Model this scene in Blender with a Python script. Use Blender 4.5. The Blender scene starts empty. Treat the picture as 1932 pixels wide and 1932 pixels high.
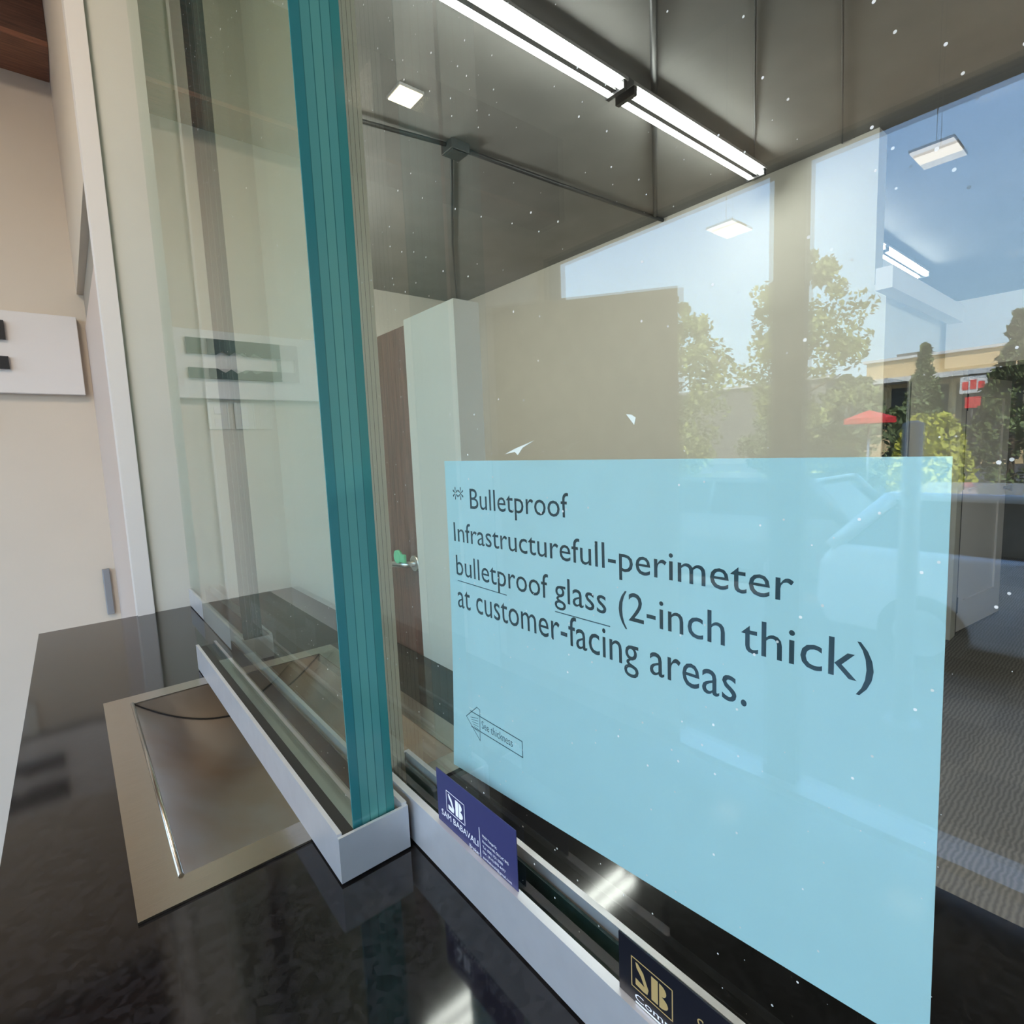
import bpy, bmesh, math, random
from mathutils import Vector, Matrix

random.seed(7)
C = bpy.context.scene.collection
SC = bpy.context.scene
ZC = 1.504                       # eye height; z values below are given relative to the eye and lifted by ZC

# ------------------------------------------------------------------ camera, sky, sun, exposure
R_ = ((0.76829893, -0.63606108, -0.04060586), (-0.10194458, -0.05997098, -0.99295602), (0.6291455, 0.76702659, -0.1113082))
cam = bpy.data.cameras.new('camera')
cam.sensor_width = 36.0
cam.lens = 1014.9137 / 1932 * 36.0
cam.clip_start = 0.01
cam.clip_end = 500
cob = bpy.data.objects.new('camera', cam)
C.objects.link(cob)
rx, dn, fw = (Vector(r).normalized() for r in R_)
cob.matrix_world = Matrix(((rx.x, -dn.x, -fw.x, 0), (rx.y, -dn.y, -fw.y, 0), (rx.z, -dn.z, -fw.z, ZC), (0, 0, 0, 1)))
SC.camera = cob

world = bpy.data.worlds.new('sky')
SC.world = world
world.use_nodes = True
wn = world.node_tree
bg = wn.nodes['Background']
tc = wn.nodes.new('ShaderNodeTexCoord')
sx = wn.nodes.new('ShaderNodeSeparateXYZ')
rmp = wn.nodes.new('ShaderNodeValToRGB')
wn.links.new(tc.outputs['Generated'], sx.inputs[0])
wn.links.new(sx.outputs['Z'], rmp.inputs[0])
wn.links.new(rmp.outputs[0], bg.inputs['Color'])
el = rmp.color_ramp.elements
el[0].position = 0.0
el[0].color = (0.72, 0.86, 0.98, 1)
el[1].position = 0.75
el[1].color = (0.16, 0.33, 0.72, 1)
e = el.new(0.16)
e.color = (0.50, 0.75, 0.98, 1)
e = el.new(0.42)
e.color = (0.30, 0.52, 0.88, 1)
bg.inputs['Strength'].default_value = 8.0

sun = bpy.data.lights.new('sun', 'SUN')
sun.energy = 24.0
sun.angle = 0.009
sun.color = (1.0, 0.93, 0.82)
so = bpy.data.objects.new('sun', sun)
C.objects.link(so)
so.rotation_euler = Vector((-0.62, 0.30, -0.80)).to_track_quat('-Z', 'Y').to_euler()
so.location = (30, -15, 40)

# warm unseen fill lights added in the lobby, behind and beside the viewer
for (lx, ly, pw) in ((-0.95, -1.3, 13), (-0.70, 0.40, 30)):
    la = bpy.data.lights.new('lobby_fill', 'AREA')
    la.shape = 'SQUARE'
    la.size = 0.55
    la.energy = pw
    la.color = (1.0, 0.84, 0.66)
    lo_ = bpy.data.objects.new('lobby_fill', la)
    C.objects.link(lo_)
    lo_.location = (lx, ly, ZC + 1.56)

# unseen fill lights added to brighten the back office, round the corners
for (lx, ly, lz, pw) in ((0.85, 3.4, 0.95, 62), (2.3, -1.7, 0.6, 62)):
    la = bpy.data.lights.new('office_fill', 'POINT')
    la.shadow_soft_size = 0.18
    la.energy = pw
    la.color = (0.97, 1.0, 0.93)
    lo_ = bpy.data.objects.new('office_fill', la)
    C.objects.link(lo_)
    lo_.location = (lx, ly, ZC + lz)

SC.view_settings.view_transform = 'Standard'
SC.view_settings.look = 'None'
SC.view_settings.gamma = 1.0
SC.view_settings.use_curve_mapping = False
SC.view_settings.exposure = 0.0
cy = SC.cycles
cy.use_denoising = True
cy.use_adaptive_sampling = True
cy.adaptive_threshold = 0.03
cy.max_bounces = 8
cy.diffuse_bounces = 3
cy.glossy_bounces = 6
cy.transmission_bounces = 6
cy.transparent_max_bounces = 40
cy.caustics_reflective = False
cy.caustics_refractive = False
cy.sample_clamp_indirect = 6.0

# ------------------------------------------------------------------ materials
def srgb(r, g, b):
    f = lambda c: ((c / 255) / 12.92 if c / 255 <= 0.04045 else ((c / 255 + 0.055) / 1.055) ** 2.4)
    return (f(r), f(g), f(b), 1.0)

def mat(name, col, rough=0.6, metal=0.0, spec=0.5, noise=0.0, nscale=20.0, bump=0.0, bscale=200.0, emit=None, estr=0.0, stretch=None, coat=0.0):
    m = bpy.data.materials.new(name)
    m.use_nodes = True
    nt = m.node_tree
    b = nt.nodes['Principled BSDF']
    b.inputs['Roughness'].default_value = rough
    b.inputs['Metallic'].default_value = metal
    b.inputs['Specular IOR Level'].default_value = spec
    b.inputs['Coat Weight'].default_value = coat
    t = nt.nodes.new('ShaderNodeTexCoord')
    src = t.outputs['Object']
    if stretch:
        mp = nt.nodes.new('ShaderNodeMapping')
        mp.inputs['Scale'].default_value = stretch
        nt.links.new(src, mp.inputs[0])
        src = mp.outputs[0]
    if noise:
        n = nt.nodes.new('ShaderNodeTexNoise')
        n.inputs['Scale'].default_value = nscale
        n.inputs['Detail'].default_value = 5
        nt.links.new(src, n.inputs['Vector'])
        cr = nt.nodes.new('ShaderNodeValToRGB')
        cr.color_ramp.elements[0].position = 0.3
        cr.color_ramp.elements[1].position = 0.7
        cr.color_ramp.elements[0].color = tuple(c * (1 - noise) for c in col[:3]) + (1,)
        cr.color_ramp.elements[1].color = tuple(min(1, c * (1 + noise)) for c in col[:3]) + (1,)
        nt.links.new(n.outputs[0], cr.inputs[0])
        nt.links.new(cr.outputs[0], b.inputs['Base Color'])
    else:
        b.inputs['Base Color'].default_value = col
    if bump:
        n2 = nt.nodes.new('ShaderNodeTexNoise')
        n2.inputs['Scale'].default_value = bscale
        nt.links.new(src, n2.inputs['Vector'])
        bp = nt.nodes.new('ShaderNodeBump')
        bp.inputs['Strength'].default_value = bump
        bp.inputs['Distance'].default_value = 0.002
        nt.links.new(n2.outputs[0], bp.inputs['Height'])
        nt.links.new(bp.outputs[0], b.inputs['Normal'])
    if emit:
        b.inputs['Emission Color'].default_value = emit
        b.inputs['Emission Strength'].default_value = estr
    return m

def glass(name, tint, dust=0.0):
    """clear sheet glass: tinted see-through plus mirror reflection by Schlick's law, with specks of dust"""
    m = bpy.data.materials.new(name)
    m.use_nodes = True
    nt = m.node_tree
    nt.nodes.clear()
    N = nt.nodes.new
    out = N('ShaderNodeOutputMaterial')
    geo = N('ShaderNodeNewGeometry')
    dot = N('ShaderNodeVectorMath'); dot.operation = 'DOT_PRODUCT'
    nt.links.new(geo.outputs['Normal'], dot.inputs[0])
    nt.links.new(geo.outputs['Incoming'], dot.inputs[1])
    ab = N('ShaderNodeMath'); ab.operation = 'ABSOLUTE'
    nt.links.new(dot.outputs['Value'], ab.inputs[0])
    om = N('ShaderNodeMath'); om.operation = 'SUBTRACT'; om.inputs[0].default_value = 1.0
    nt.links.new(ab.outputs[0], om.inputs[1])
    pw = N('ShaderNodeMath'); pw.operation = 'POWER'; pw.inputs[1].default_value = 5.0
    nt.links.new(om.outputs[0], pw.inputs[0])
    ma = N('ShaderNodeMath'); ma.operation = 'MULTIPLY_ADD'; ma.inputs[1].default_value = 0.957; ma.inputs[2].default_value = 0.043
    nt.links.new(pw.outputs[0], ma.inputs[0])
    tr = N('ShaderNodeBsdfTransparent'); tr.inputs[0].default_value = tint
    gl = N('ShaderNodeBsdfGlossy'); gl.inputs['Roughness'].default_value = 0.0; gl.inputs['Color'].default_value = (1, 1, 1, 1)
    mx = N('ShaderNodeMixShader')
    nt.links.new(ma.outputs[0], mx.inputs[0])
    nt.links.new(tr.outputs[0], mx.inputs[1])
    nt.links.new(gl.outputs[0], mx.inputs[2])
    last = mx
    if dust:
        t = N('ShaderNodeTexCoord')
        vo = N('ShaderNodeTexVoronoi'); vo.inputs['Scale'].default_value = 62.0; vo.voronoi_dimensions = '2D'
        sv = N('ShaderNodeSeparateXYZ'); cv = N('ShaderNodeCombineXYZ')
        nt.links.new(t.outputs['Object'], sv.inputs[0])
        nt.links.new(sv.outputs['Y'], cv.inputs['X'])
        nt.links.new(sv.outputs['Z'], cv.inputs['Y'])
        nt.links.new(cv.outputs[0], vo.inputs['Vector'])
        sp = N('ShaderNodeSeparateColor')
        nt.links.new(vo.outputs['Color'], sp.inputs[0])
        # cell colour picks which cells hold a speck and how large it is
        mr = N('ShaderNodeMapRange'); mr.inputs[1].default_value = 0.55; mr.inputs[2].default_value = 1.0; mr.inputs[3].default_value = 0.0; mr.inputs[4].default_value = dust
        nt.links.new(sp.outputs[0], mr.inputs[0])
        lt = N('ShaderNodeMath'); lt.operation = 'LESS_THAN'
        nt.links.new(vo.outputs['Distance'], lt.inputs[0])
        nt.links.new(mr.outputs[0], lt.inputs[1])
        sc = N('ShaderNodeMath'); sc.operation = 'MULTIPLY'; sc.inputs[1].default_value = 0.75
        nt.links.new(lt.outputs[0], sc.inputs[0])
        df = N('ShaderNodeBsdfDiffuse'); df.inputs[0].default_value = (0.8, 0.8, 0.78, 1)
        m2 = N('ShaderNodeMixShader')
        nt.links.new(sc.outputs[0], m2.inputs[0])
        nt.links.new(mx.outputs[0], m2.inputs[1])
        nt.links.new(df.outputs[0], m2.inputs[2])
        last = m2
    nt.links.new(last.outputs[0], out.inputs[0])
    return m

def laminate(name, cols, x0, x1, line, rough=0.12):
    """polished edge of laminated glass: plies side by side across x with thin interlayer lines"""
    m = bpy.data.materials.new(name)
    m.use_nodes = True
    nt = m.node_tree
    b = nt.nodes['Principled BSDF']
    b.inputs['Roughness'].default_value = rough
    b.inputs['Specular IOR Level'].default_value = 0.5
    g = nt.nodes.new('ShaderNodeNewGeometry')
    s = nt.nodes.new('ShaderNodeSeparateXYZ')
    nt.links.new(g.outputs['Position'], s.inputs[0])
    mr = nt.nodes.new('ShaderNodeMapRange')
    mr.inputs[1].default_value = x0
    mr.inputs[2].default_value = x1
    nt.links.new(s.outputs['X'], mr.inputs[0])
    cr = nt.nodes.new('ShaderNodeValToRGB')
    cr.color_ramp.interpolation = 'CONSTANT'
    el = cr.color_ramp.elements
    n = len(cols)
    w = 0.010
    el[0].position = 0.0
    el[0].color = cols[0]
    el[1].position = 1.0
    el[1].color = cols[-1]
    for i in range(1, n):
        p = i / n
        a = el.new(p - w); a.color = line
        a = el.new(p + w); a.color = cols[i]
    nt.links.new(mr.outputs[0], cr.inputs[0])
    nt.links.new(cr.outputs[0], b.inputs['Base Color'])
    return m

def quartz(name):
    m = bpy.data.materials.new(name)
    m.use_nodes = True
    nt = m.node_tree
    b = nt.nodes['Principled BSDF']
    b.inputs['Roughness'].default_value = 0.075
    b.inputs['Specular IOR Level'].default_value = 0.55
    t = nt.nodes.new('ShaderNodeTexCoord')
    v = nt.nodes.new('ShaderNodeTexVoronoi')
    v.inputs['Scale'].default_value = 220
    nt.links.new(t.outputs['Object'], v.inputs['Vector'])
    s = nt.nodes.new('ShaderNodeSeparateColor')
    nt.links.new(v.outputs['Color'], s.inputs[0])
    cr = nt.nodes.new('ShaderNodeValToRGB')
    cr.color_ramp.interpolation = 'CONSTANT'
    cr.color_ramp.elements[0].color = (0.007, 0.007, 0.0075, 1)
    cr.color_ramp.elements[1].position = 0.4
    cr.color_ramp.elements[1].color = (0.011, 0.011, 0.012, 1)
    e = cr.color_ramp.elements.new(0.75)
    e.color = (0.014, 0.014, 0.016, 1)
    nt.links.new(s.outputs[0], cr.inputs[0])
    nt.links.new(cr.outputs[0], b.inputs['Base Color'])
    return m

def carpet_mat():
    m = bpy.data.materials.new('carpet')
    m.use_nodes = True
    nt = m.node_tree
    b = nt.nodes['Principled BSDF']
    b.inputs['Roughness'].default_value = 0.95
    t = nt.nodes.new('ShaderNodeTexCoord')
    w = nt.nodes.new('ShaderNodeTexWave')
    w.wave_type = 'BANDS'
    w.bands_direction = 'Y'
    w.inputs['Scale'].default_value = 18
    w.inputs['Distortion'].default_value = 5
    w.inputs['Detail'].default_value = 3
    nt.links.new(t.outputs['Object'], w.inputs['Vector'])
    n = nt.nodes.new('ShaderNodeTexChecker')
    n.inputs['Scale'].default_value = 2.0
    nt.links.new(t.outputs['Object'], n.inputs['Vector'])
    n.inputs['Color1'].default_value = (0.24, 0.222, 0.20, 1)
    n.inputs['Color2'].default_value = (0.27, 0.25, 0.226, 1)
    mx = nt.nodes.new('ShaderNodeMix')
    mx.data_type = 'RGBA'
    mx.blend_type = 'MULTIPLY'
    mx.inputs['Factor'].default_value = 0.4
    nt.links.new(n.outputs['Color'], mx.inputs['A'])
    nt.links.new(w.outputs['Color'], mx.inputs['B'])
    nt.links.new(mx.outputs['Result'], b.inputs['Base Color'])
    return m

M = {}
M['wall'] = mat('beige_wall_paint', srgb(208, 205, 195), 0.75, noise=0.02, nscale=6, bump=0.08, bscale=500)
M['lobbywall'] = mat('warm_wall_paint', srgb(212, 199, 182), 0.55, noise=0.02, nscale=5, bump=0.06, bscale=500)
M['white'] = mat('white_paint', srgb(226, 220, 216), 0.45, noise=0.01, nscale=8)
M['pinkwhite'] = mat('warm_door_paint', srgb(206, 188, 176), 0.5)
M['shade_panel'] = mat('shaded_gap_grey', srgb(158, 150, 138), 0.6, noise=0.02)  # darker grey that paints the shadow above the recessed door
M['dark_ceiling'] = mat('charcoal_ceiling_paint', srgb(124, 123, 121), 0.85, noise=0.08, nscale=4)
M['ceil_tile'] = mat('lobby_ceiling_paint', srgb(190, 180, 168), 0.85, noise=0.03)
M['brown'] = mat('dark_brown_wood', srgb(84, 52, 38), 0.45, noise=0.35, nscale=14, stretch=(1, 1, 14))
M['brown_lit'] = mat('lit_brown_wood', srgb(128, 82, 60), 0.45, noise=0.3, nscale=14, stretch=(1, 14, 14))  # lighter brown copy, paints bounce light onto the bulkhead's underside
M['walnut'] = mat('walnut_door_wood', srgb(112, 78, 66), 0.4, noise=0.3, nscale=30, stretch=(6, 6, 0.6))
M['steel'] = mat('brushed_stainless', (0.47, 0.43, 0.37, 1), 0.24, metal=1.0, noise=0.06, nscale=40, stretch=(1, 30, 1), bump=0.03, bscale=80)
M['bowl'] = mat('reflection_toned_bowl', (0.62, 0.56, 0.52, 1), 0.27, metal=1.0, noise=0.06, nscale=5)
for n_ in M['bowl'].node_tree.nodes:
    if n_.bl_idname == 'ShaderNodeValToRGB':          # brown patches painted in for mirrored surroundings
        n_.color_ramp.elements[0].color = (0.66, 0.63, 0.63, 1)
        n_.color_ramp.elements[1].color = (0.56, 0.42, 0.33, 1)
        n_.color_ramp.elements[0].position = 0.4
        n_.color_ramp.elements[1].position = 0.62
M['bowlend'] = mat('darkened_steel_end', (0.36, 0.30, 0.24, 1), 0.4, metal=1.0, noise=0.1, nscale=20)  # darker brown painted in so the end plate reads as reflecting differently
M['alu'] = mat('satin_aluminium', (0.66, 0.68, 0.72, 1), 0.40, metal=0.6, noise=0.03, nscale=60, bump=0.02, bscale=400)
M['black'] = mat('black_rubber', (0.012, 0.012, 0.013, 1), 0.45)
M['blackmetal'] = mat('black_metal', (0.02, 0.02, 0.022, 1), 0.4, metal=0.3)
M['seal'] = mat('dark_green_seal', (0.012, 0.034, 0.030, 1), 0.2)
M['conduit'] = mat('dark_conduit', (0.03, 0.034, 0.036, 1), 0.5)
M['quartz'] = quartz('black_quartz')
M['cabinet'] = mat('dark_counter_panel', (0.05, 0.045, 0.04, 1), 0.5, noise=0.1)
M['carpet'] = carpet_mat()
M['lobbyfloor'] = mat('grey_floor_tile', srgb(150, 142, 132), 0.45, noise=0.06, nscale=3)
M['paper'] = mat('light_blue_paper', srgb(170, 211, 218), 0.8, noise=0.015, nscale=30)
M['ink'] = mat('dark_print_ink', srgb(34, 62, 72), 0.7)
M['pen'] = mat('dark_pen_ink', srgb(52, 88, 102), 0.7)
M['navy'] = mat('navy_card', srgb(50, 52, 96), 0.5)
M['blackcard'] = mat('black_card', (0.006, 0.007, 0.012, 1), 0.35)
M['cardwhite'] = mat('white_print', srgb(238, 240, 248), 0.6)
M['gold'] = mat('gold_foil', (0.85, 0.62, 0.27, 1), 0.35, metal=0.6)
M['greenglass'] = glass('green_security_glass', (0.885, 0.94, 0.91, 1), dust=0.036)
M['clearglass'] = glass('clear_security_glass', (0.955, 0.968, 0.958, 1), dust=0.036)
M['pane'] = glass('storefront_glass', (0.985, 0.99, 0.985, 1))
teal = [srgb(52, 124, 128), srgb(86, 150, 146), srgb(92, 156, 150), srgb(86, 152, 148), srgb(58, 132, 130)]
M['teal_edge'] = laminate('teal_laminate_edge', teal, 0.135, 0.168, srgb(52, 112, 112))
M['teal_edge2'] = laminate('dark_laminate_edge', [srgb(60, 88, 92), srgb(70, 98, 100), srgb(66, 94, 98), srgb(72, 100, 102)], 0.181, 0.2085, srgb(120, 140, 140))
M['pale_edge'] = laminate('pale_reflection_edge', [srgb(222, 216, 198)] * 5, 0.188, 0.2065, srgb(130, 126, 112))  # pale beige painted in for the wall mirrored inside this edge
M['pale_edge2'] = laminate('pale_far_edge', [srgb(205, 205, 188)] * 4, 0.135, 0.168, srgb(120, 124, 110))
M['tube'] = mat('lit_fluorescent_tube', (1, 1, 1, 1), 0.4, emit=(0.97, 1.0, 0.93, 1), estr=40)
M['led'] = mat('lit_led_panel', (1, 1, 1, 1), 0.4, emit=(1.0, 0.86, 0.52, 1), estr=3.5)
M['ledcool'] = mat('lit_cool_led_panel', (1, 1, 1, 1), 0.4, emit=(1.0, 0.97, 0.9, 1), estr=11)
M['fixture'] = mat('white_enamel', srgb(150, 150, 150), 0.4)
M['ridge'] = mat('grey_enamel', (0.02, 0.02, 0.02, 1), 0.6)
M['socket'] = mat('ivory_plastic', srgb(226, 222, 210), 0.4)
M['greentag'] = mat('green_plastic', srgb(120, 210, 160), 0.5)
M['tape'] = mat('clear_tape', srgb(214, 222, 214), 0.25)
M['lever'] = mat('satin_nickel', (0.75, 0.74, 0.72, 1), 0.3, metal=1.0)
M['hingegrey'] = mat('grey_metal', srgb(150, 150, 152), 0.4, metal=0.4)
M['mull'] = mat('bronze_mullion', (0.03, 0.028, 0.026, 1), 0.5)
M['silverrail'] = mat('silver_rail', srgb(190, 190, 192), 0.35, metal=0.8)
M['board'] = mat('beige_board', srgb(160, 150, 132), 0.8)
M['asphalt'] = mat('asphalt', srgb(84, 82, 80), 0.9, noise=0.15, nscale=3)
M['concrete'] = mat('concrete', srgb(190, 184, 172), 0.85, noise=0.06, nscale=2)
M['leaf'] = mat('tree_leaf', srgb(150, 158, 92), 0.6, noise=0.4, nscale=1.2)
M['leaf2'] = mat('dark_leaf', srgb(110, 124, 76), 0.6, noise=0.4, nscale=1.2)
M['leafy'] = mat('yellow_green_leaf', srgb(205, 205, 84), 0.6, noise=0.3, nscale=2)
M['bark'] = mat('bark', srgb(84, 70, 56), 0.9, noise=0.3)
M['carwhite'] = mat('white_car_paint', srgb(235, 236, 238), 0.15, coat=0.6)
M['cardark'] = mat('slate_car_paint', srgb(60, 70, 78), 0.15, coat=0.6)
M['cargrey'] = mat('black_car_paint', srgb(34, 36, 40), 0.15, coat=0.6)
M['carglass'] = mat('dark_car_glass', (0.012, 0.014, 0.016, 1), 0.05, spec=0.8)
M['tyre'] = mat('tyre', (0.015, 0.015, 0.015, 1), 0.8)
M['rim'] = mat('alloy', (0.6, 0.6, 0.62, 1), 0.3, metal=1.0)
M['lampred'] = mat('tail_lamp_red', srgb(120, 24, 26), 0.2)
M['stucco'] = mat('tan_stucco', srgb(214, 186, 138), 0.8, noise=0.06, nscale=0.4)
M['stuccodark'] = mat('grey_stucco', srgb(120, 118, 112), 0.8, noise=0.06, nscale=0.4)
M['shopglass'] = mat('dark_shop_glass', (0.02, 0.024, 0.026, 1), 0.08)
M['canopy'] = mat('white_canopy', srgb(230, 228, 222), 0.6)
M['red'] = mat('red_fabric', srgb(236, 52, 54), 0.7)

# ------------------------------------------------------------------ helpers
def bx(bm, x0, x1, y0, y1, z0, z1):
    v = [bm.verts.new((x, y, z)) for x in (x0, x1) for y in (y0, y1) for z in (z0, z1)]
    for f in ((0, 1, 3, 2), (4, 6, 7, 5), (0, 4, 5, 1), (2, 3, 7, 6), (0, 2, 6, 4), (1, 5, 7, 3)):
        bm.faces.new([v[i] for i in f])
    return v

def box(*a, bevel=0.0):
    bm = bmesh.new()
    bx(bm, *a)
    if bevel:
        bmesh.ops.bevel(bm, geom=list(bm.edges), offset=bevel, segments=2, affect='EDGES', profile=0.5)
    return bm

def tube(pts, r, seg=10, bm=None, cap=True):
    bm = bm or bmesh.new()
    pts = [Vector(p) for p in pts]
    rings = []
    for i, p in enumerate(pts):
        d = (pts[min(i + 1, len(pts) - 1)] - pts[max(i - 1, 0)]).normalized()
        a = Vector((0, 0, 1)) if abs(d.z) < 0.9 else Vector((1, 0, 0))
        u = d.cross(a).normalized()
        w = d.cross(u).normalized()
        rr = r[i] if isinstance(r, (list, tuple)) else r
        rings.append([bm.verts.new(p + (u * math.cos(2 * math.pi * k / seg) + w * math.sin(2 * math.pi * k / seg)) * rr) for k in range(seg)])
    for a, b in zip(rings, rings[1:]):
        for k in range(seg):
            f = bm.faces.new((a[k], a[(k + 1) % seg], b[(k + 1) % seg], b[k]))
            f.smooth = True
    if cap:
        bm.faces.new(rings[0][::-1])
        bm.faces.new(rings[-1])
    return bm

def prism(poly, axis, a, b, bm=None):
    """poly: 2-D outline; axis 'x': (y,z) outline extruded from x=a to b; 'y': (x,z); 'z': (x,y)"""
    bm = bm or bmesh.new()
    def P(p, t):
        return {'x': (t, p[0], p[1]), 'y': (p[0], t, p[1]), 'z': (p[0], p[1], t)}[axis]
    A = [bm.verts.new(P(p, a)) for p in poly]
    B = [bm.verts.new(P(p, b)) for p in poly]
    bm.faces.new(A)
    bm.faces.new(B[::-1])
    n = len(poly)
    for i in range(n):
        bm.faces.new((A[i], B[i], B[(i + 1) % n], A[(i + 1) % n]))
    return bm

def obj(name, bm, m, parent=None, lift=True):
    bmesh.ops.recalc_face_normals(bm, faces=list(bm.faces))
    me = bpy.data.meshes.new(name)
    off = Vector((0, 0, ZC)) if lift else Vector((0, 0, 0))
    if parent is not None:
        off = off - origin_of(parent)
    for v in bm.verts:
        v.co += off
    bm.to_mesh(me)
    bm.free()
    me.materials.append(m)
    o = bpy.data.objects.new(name, me)
    C.objects.link(o)
    if parent is not None:
        o.parent = parent
    return o

def origin_of(o):
    v = Vector(o.location)
    while o.parent is not None:
        o = o.parent
        v += Vector(o.location)
    return v

def tag(o, label, cat, group=None, kind=None):
    o['label'] = label
    o['category'] = cat
    if group:
        o['group'] = group
    if kind:
        o['kind'] = kind
    return o

def thing(name, label, cat, loc, group=None):
    o = bpy.data.objects.new(name, None)
    o.empty_display_size = 0.05
    C.objects.link(o)
    o.location = (loc[0], loc[1], loc[2] + ZC)
    return tag(o, label, cat, group)

def struct(name, bm, m, label=None, cat=None, parent=None):
    o = obj(name, bm, m, parent)
    if parent is None:
        o['kind'] = 'structure'
        if label:
            o['label'] = label
            o['category'] = cat
    return o

def copy_tree(o, parent=None):
    c = o.copy()
    C.objects.link(c)
    if parent is not None:
        c.parent = parent
    for ch in list(o.children):
        copy_tree(ch, c)
    return c

def text_bm(s, y0, y1, zb, zt, x, ref=None, shear=0.0):
    """flat lettering on the plane x, reading towards -y, from y0 (left) to y1, baseline zb, zt = top of the glyph 'ref'"""
    def mk(t):
        cu = bpy.data.curves.new('lettering', 'FONT')
        cu.body = t
        cu.size = 1.0
        cu.resolution_u = 3
        cu.shear = shear
        o = bpy.data.objects.new('lettering', cu)
        C.objects.link(o)
        dg = bpy.context.evaluated_depsgraph_get()
        me = bpy.data.meshes.new_from_object(o.evaluated_get(dg))
        bpy.data.objects.remove(o)
        bpy.data.curves.remove(cu)
        return me
    h = max(v.co.y for v in mk(ref or s[0]).vertices)
    me = mk(s)
    xs = [v.co.x for v in me.vertices]
    a, b = min(xs), max(xs)
    bm = bmesh.new()
    bm.from_mesh(me)
    for v in bm.verts:
        u = (v.co.x - a) / (b - a)
        w = v.co.y / h
        v.co = Vector((x, y0 + (y1 - y0) * u, zb + (zt - zb) * w))
    return bm

def merge(*bms):
    out = bmesh.new()
    for b in bms:
        me = bpy.data.meshes.new('tmp')
        b.to_mesh(me)
        b.free()
        out.from_mesh(me)
        bpy.data.meshes.remove(me)
    return out

def ribbon(pts, w, x, bm=None):
    """thin drawn line on the plane x through (y,z) points"""
    bm = bm or bmesh.new()
    for (a, b) in zip(pts, pts[1:]):
        d = Vector((b[0] - a[0], b[1] - a[1]))
        if d.length < 1e-6:
            continue
        n = Vector((-d.y, d.x)).normalized() * w / 2
        e = d.normalized() * w * 0.3
        q = [(a[0] - e.x + n.x, a[1] - e.y + n.y), (b[0] + e.x + n.x, b[1] + e.y + n.y), (b[0] + e.x - n.x, b[1] + e.y - n.y), (a[0] - e.x - n.x, a[1] - e.y - n.y)]
        bm.faces.new([bm.verts.new((x, p[0], p[1])) for p in q])
    return bm

FL = -ZC          # floor
CT = -0.304       # counter top
CE = 1.58         # ceiling

# ------------------------------------------------------------------ room shell
struct('floor_office', box(0.2, 8.6, -3.2, 5.1, FL - 0.1, FL), M['carpet'])
struct('floor_lobby', box(-1.85, 0.2, -3.2, 2.45, FL - 0.1, FL), M['lobbyfloor'])
struct('ceiling_office', box(0.30, 8.6, -3.2, 5.1, CE, CE + 0.15), M['dark_ceiling'])
struct('ceiling_lobby', box(-1.85, 0.30, -3.2, 2.45, CE, CE + 0.15), M['ceil_tile'])
struct('wall_right', box(-1.85, 8.6, -3.35, -3.2, FL, CE), M['wall'])
struct('wall_far', box(0.43, 8.6, 4.87, 5.1, FL, CE), M['wall'])
struct('wall_end', box(8.6, 8.75, -3.35, 5.1, FL, CE), M['dark_ceiling'])
# lobby end wall, far behind the counter on the left
struct('wall_left', box(-1.85, 0.20, 2.25, 2.4, FL, CE), M['lobbywall'])
# short beige wall the counter dies into and the wall running back from it, with the door opening
struct('wall_counter', box(0.112, 0.43, 1.33, 1.40, FL, CE), M['wall'])
struct('trim_1', box(0.083, 0.1125, 1.322, 1.372, FL, CE), M['white'])
struct('wall_passage', merge(box(0.083, 0.165, 1.372, 2.2495, 0.556, CE), box(0.166, 0.3905, 1.4005, 2.2495, FL, CE)), M['lobbywall'])
# partition on the staff side
struct('wall_partition', box(0.391, 0.43, 0.875, 4.87, FL, CE), M['wall'])
struct('column_1', box(0.391, 0.43, 0.575, 0.703, CT, 0.192), M['wall'])
# back office walls
struct('wall_back', box(3.4, 3.52, 1.04, 4.87, FL, CE), M['wall'])
struct('wall_side', merge(box(3.52, 4.95, 0.985, 1.08, FL, 0.80), box(3.4, 3.52, 0.985, 1.04, FL, 0.80)), M['wall'])
struct('beam_1', box(3.05, 4.42, 0.86, 0.93, 0.69, 0.79), M['white'])
struct('beam_2', box(4.45, 4.75, -1.6, 0.95, 0.42, 0.83), M['white'])
struct('trim_2', box(4.86, 5.0, 0.93, 1.09, FL, 0.46), M['wall'])
# bulkhead over the glass
struct('wall_bulkhead', box(0.10, 0.30, -3.2, 1.33, 1.30, CE), M['lobbywall'])

# wooden bulkhead along the top of the lobby end wall
o = thing('wood_bulkhead', 'dark brown wooden bulkhead at ceiling height on the lobby end wall', 'bulkhead', (-0.82, 2.16, 1.18))
obj('fascia', box(-1.72, 0.082, 2.07, 2.249, 1.195, CE - 0.001), M['brown'], o)
obj('lit_soffit', box(-1.72, 0.082, 2.07, 2.249, 1.18, 1.195), M['brown_lit'], o)
tag(o, 'dark brown wooden bulkhead at ceiling height on the lobby end wall', 'bulkhead')

# recessed white door in the passage wall, with a grey panel painted as the shade above it
d = struct('door_1', box(0.094, 0.150, 1.3725, 2.2495, FL, 0.452), M['pinkwhite'])
t_ = struct('trim_3', box(0.100, 0.165, 1.3725, 2.2495, 0.453, 0.555), M['shade_panel'])
o = obj('metal_plate', box(0.058, 0.078, 2.235, 2.2495, -0.49, -0.335, bevel=0.002), M['hingegrey'])
tag(o, 'small grey metal plate low on the lobby end wall by the corner', 'plate')

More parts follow.
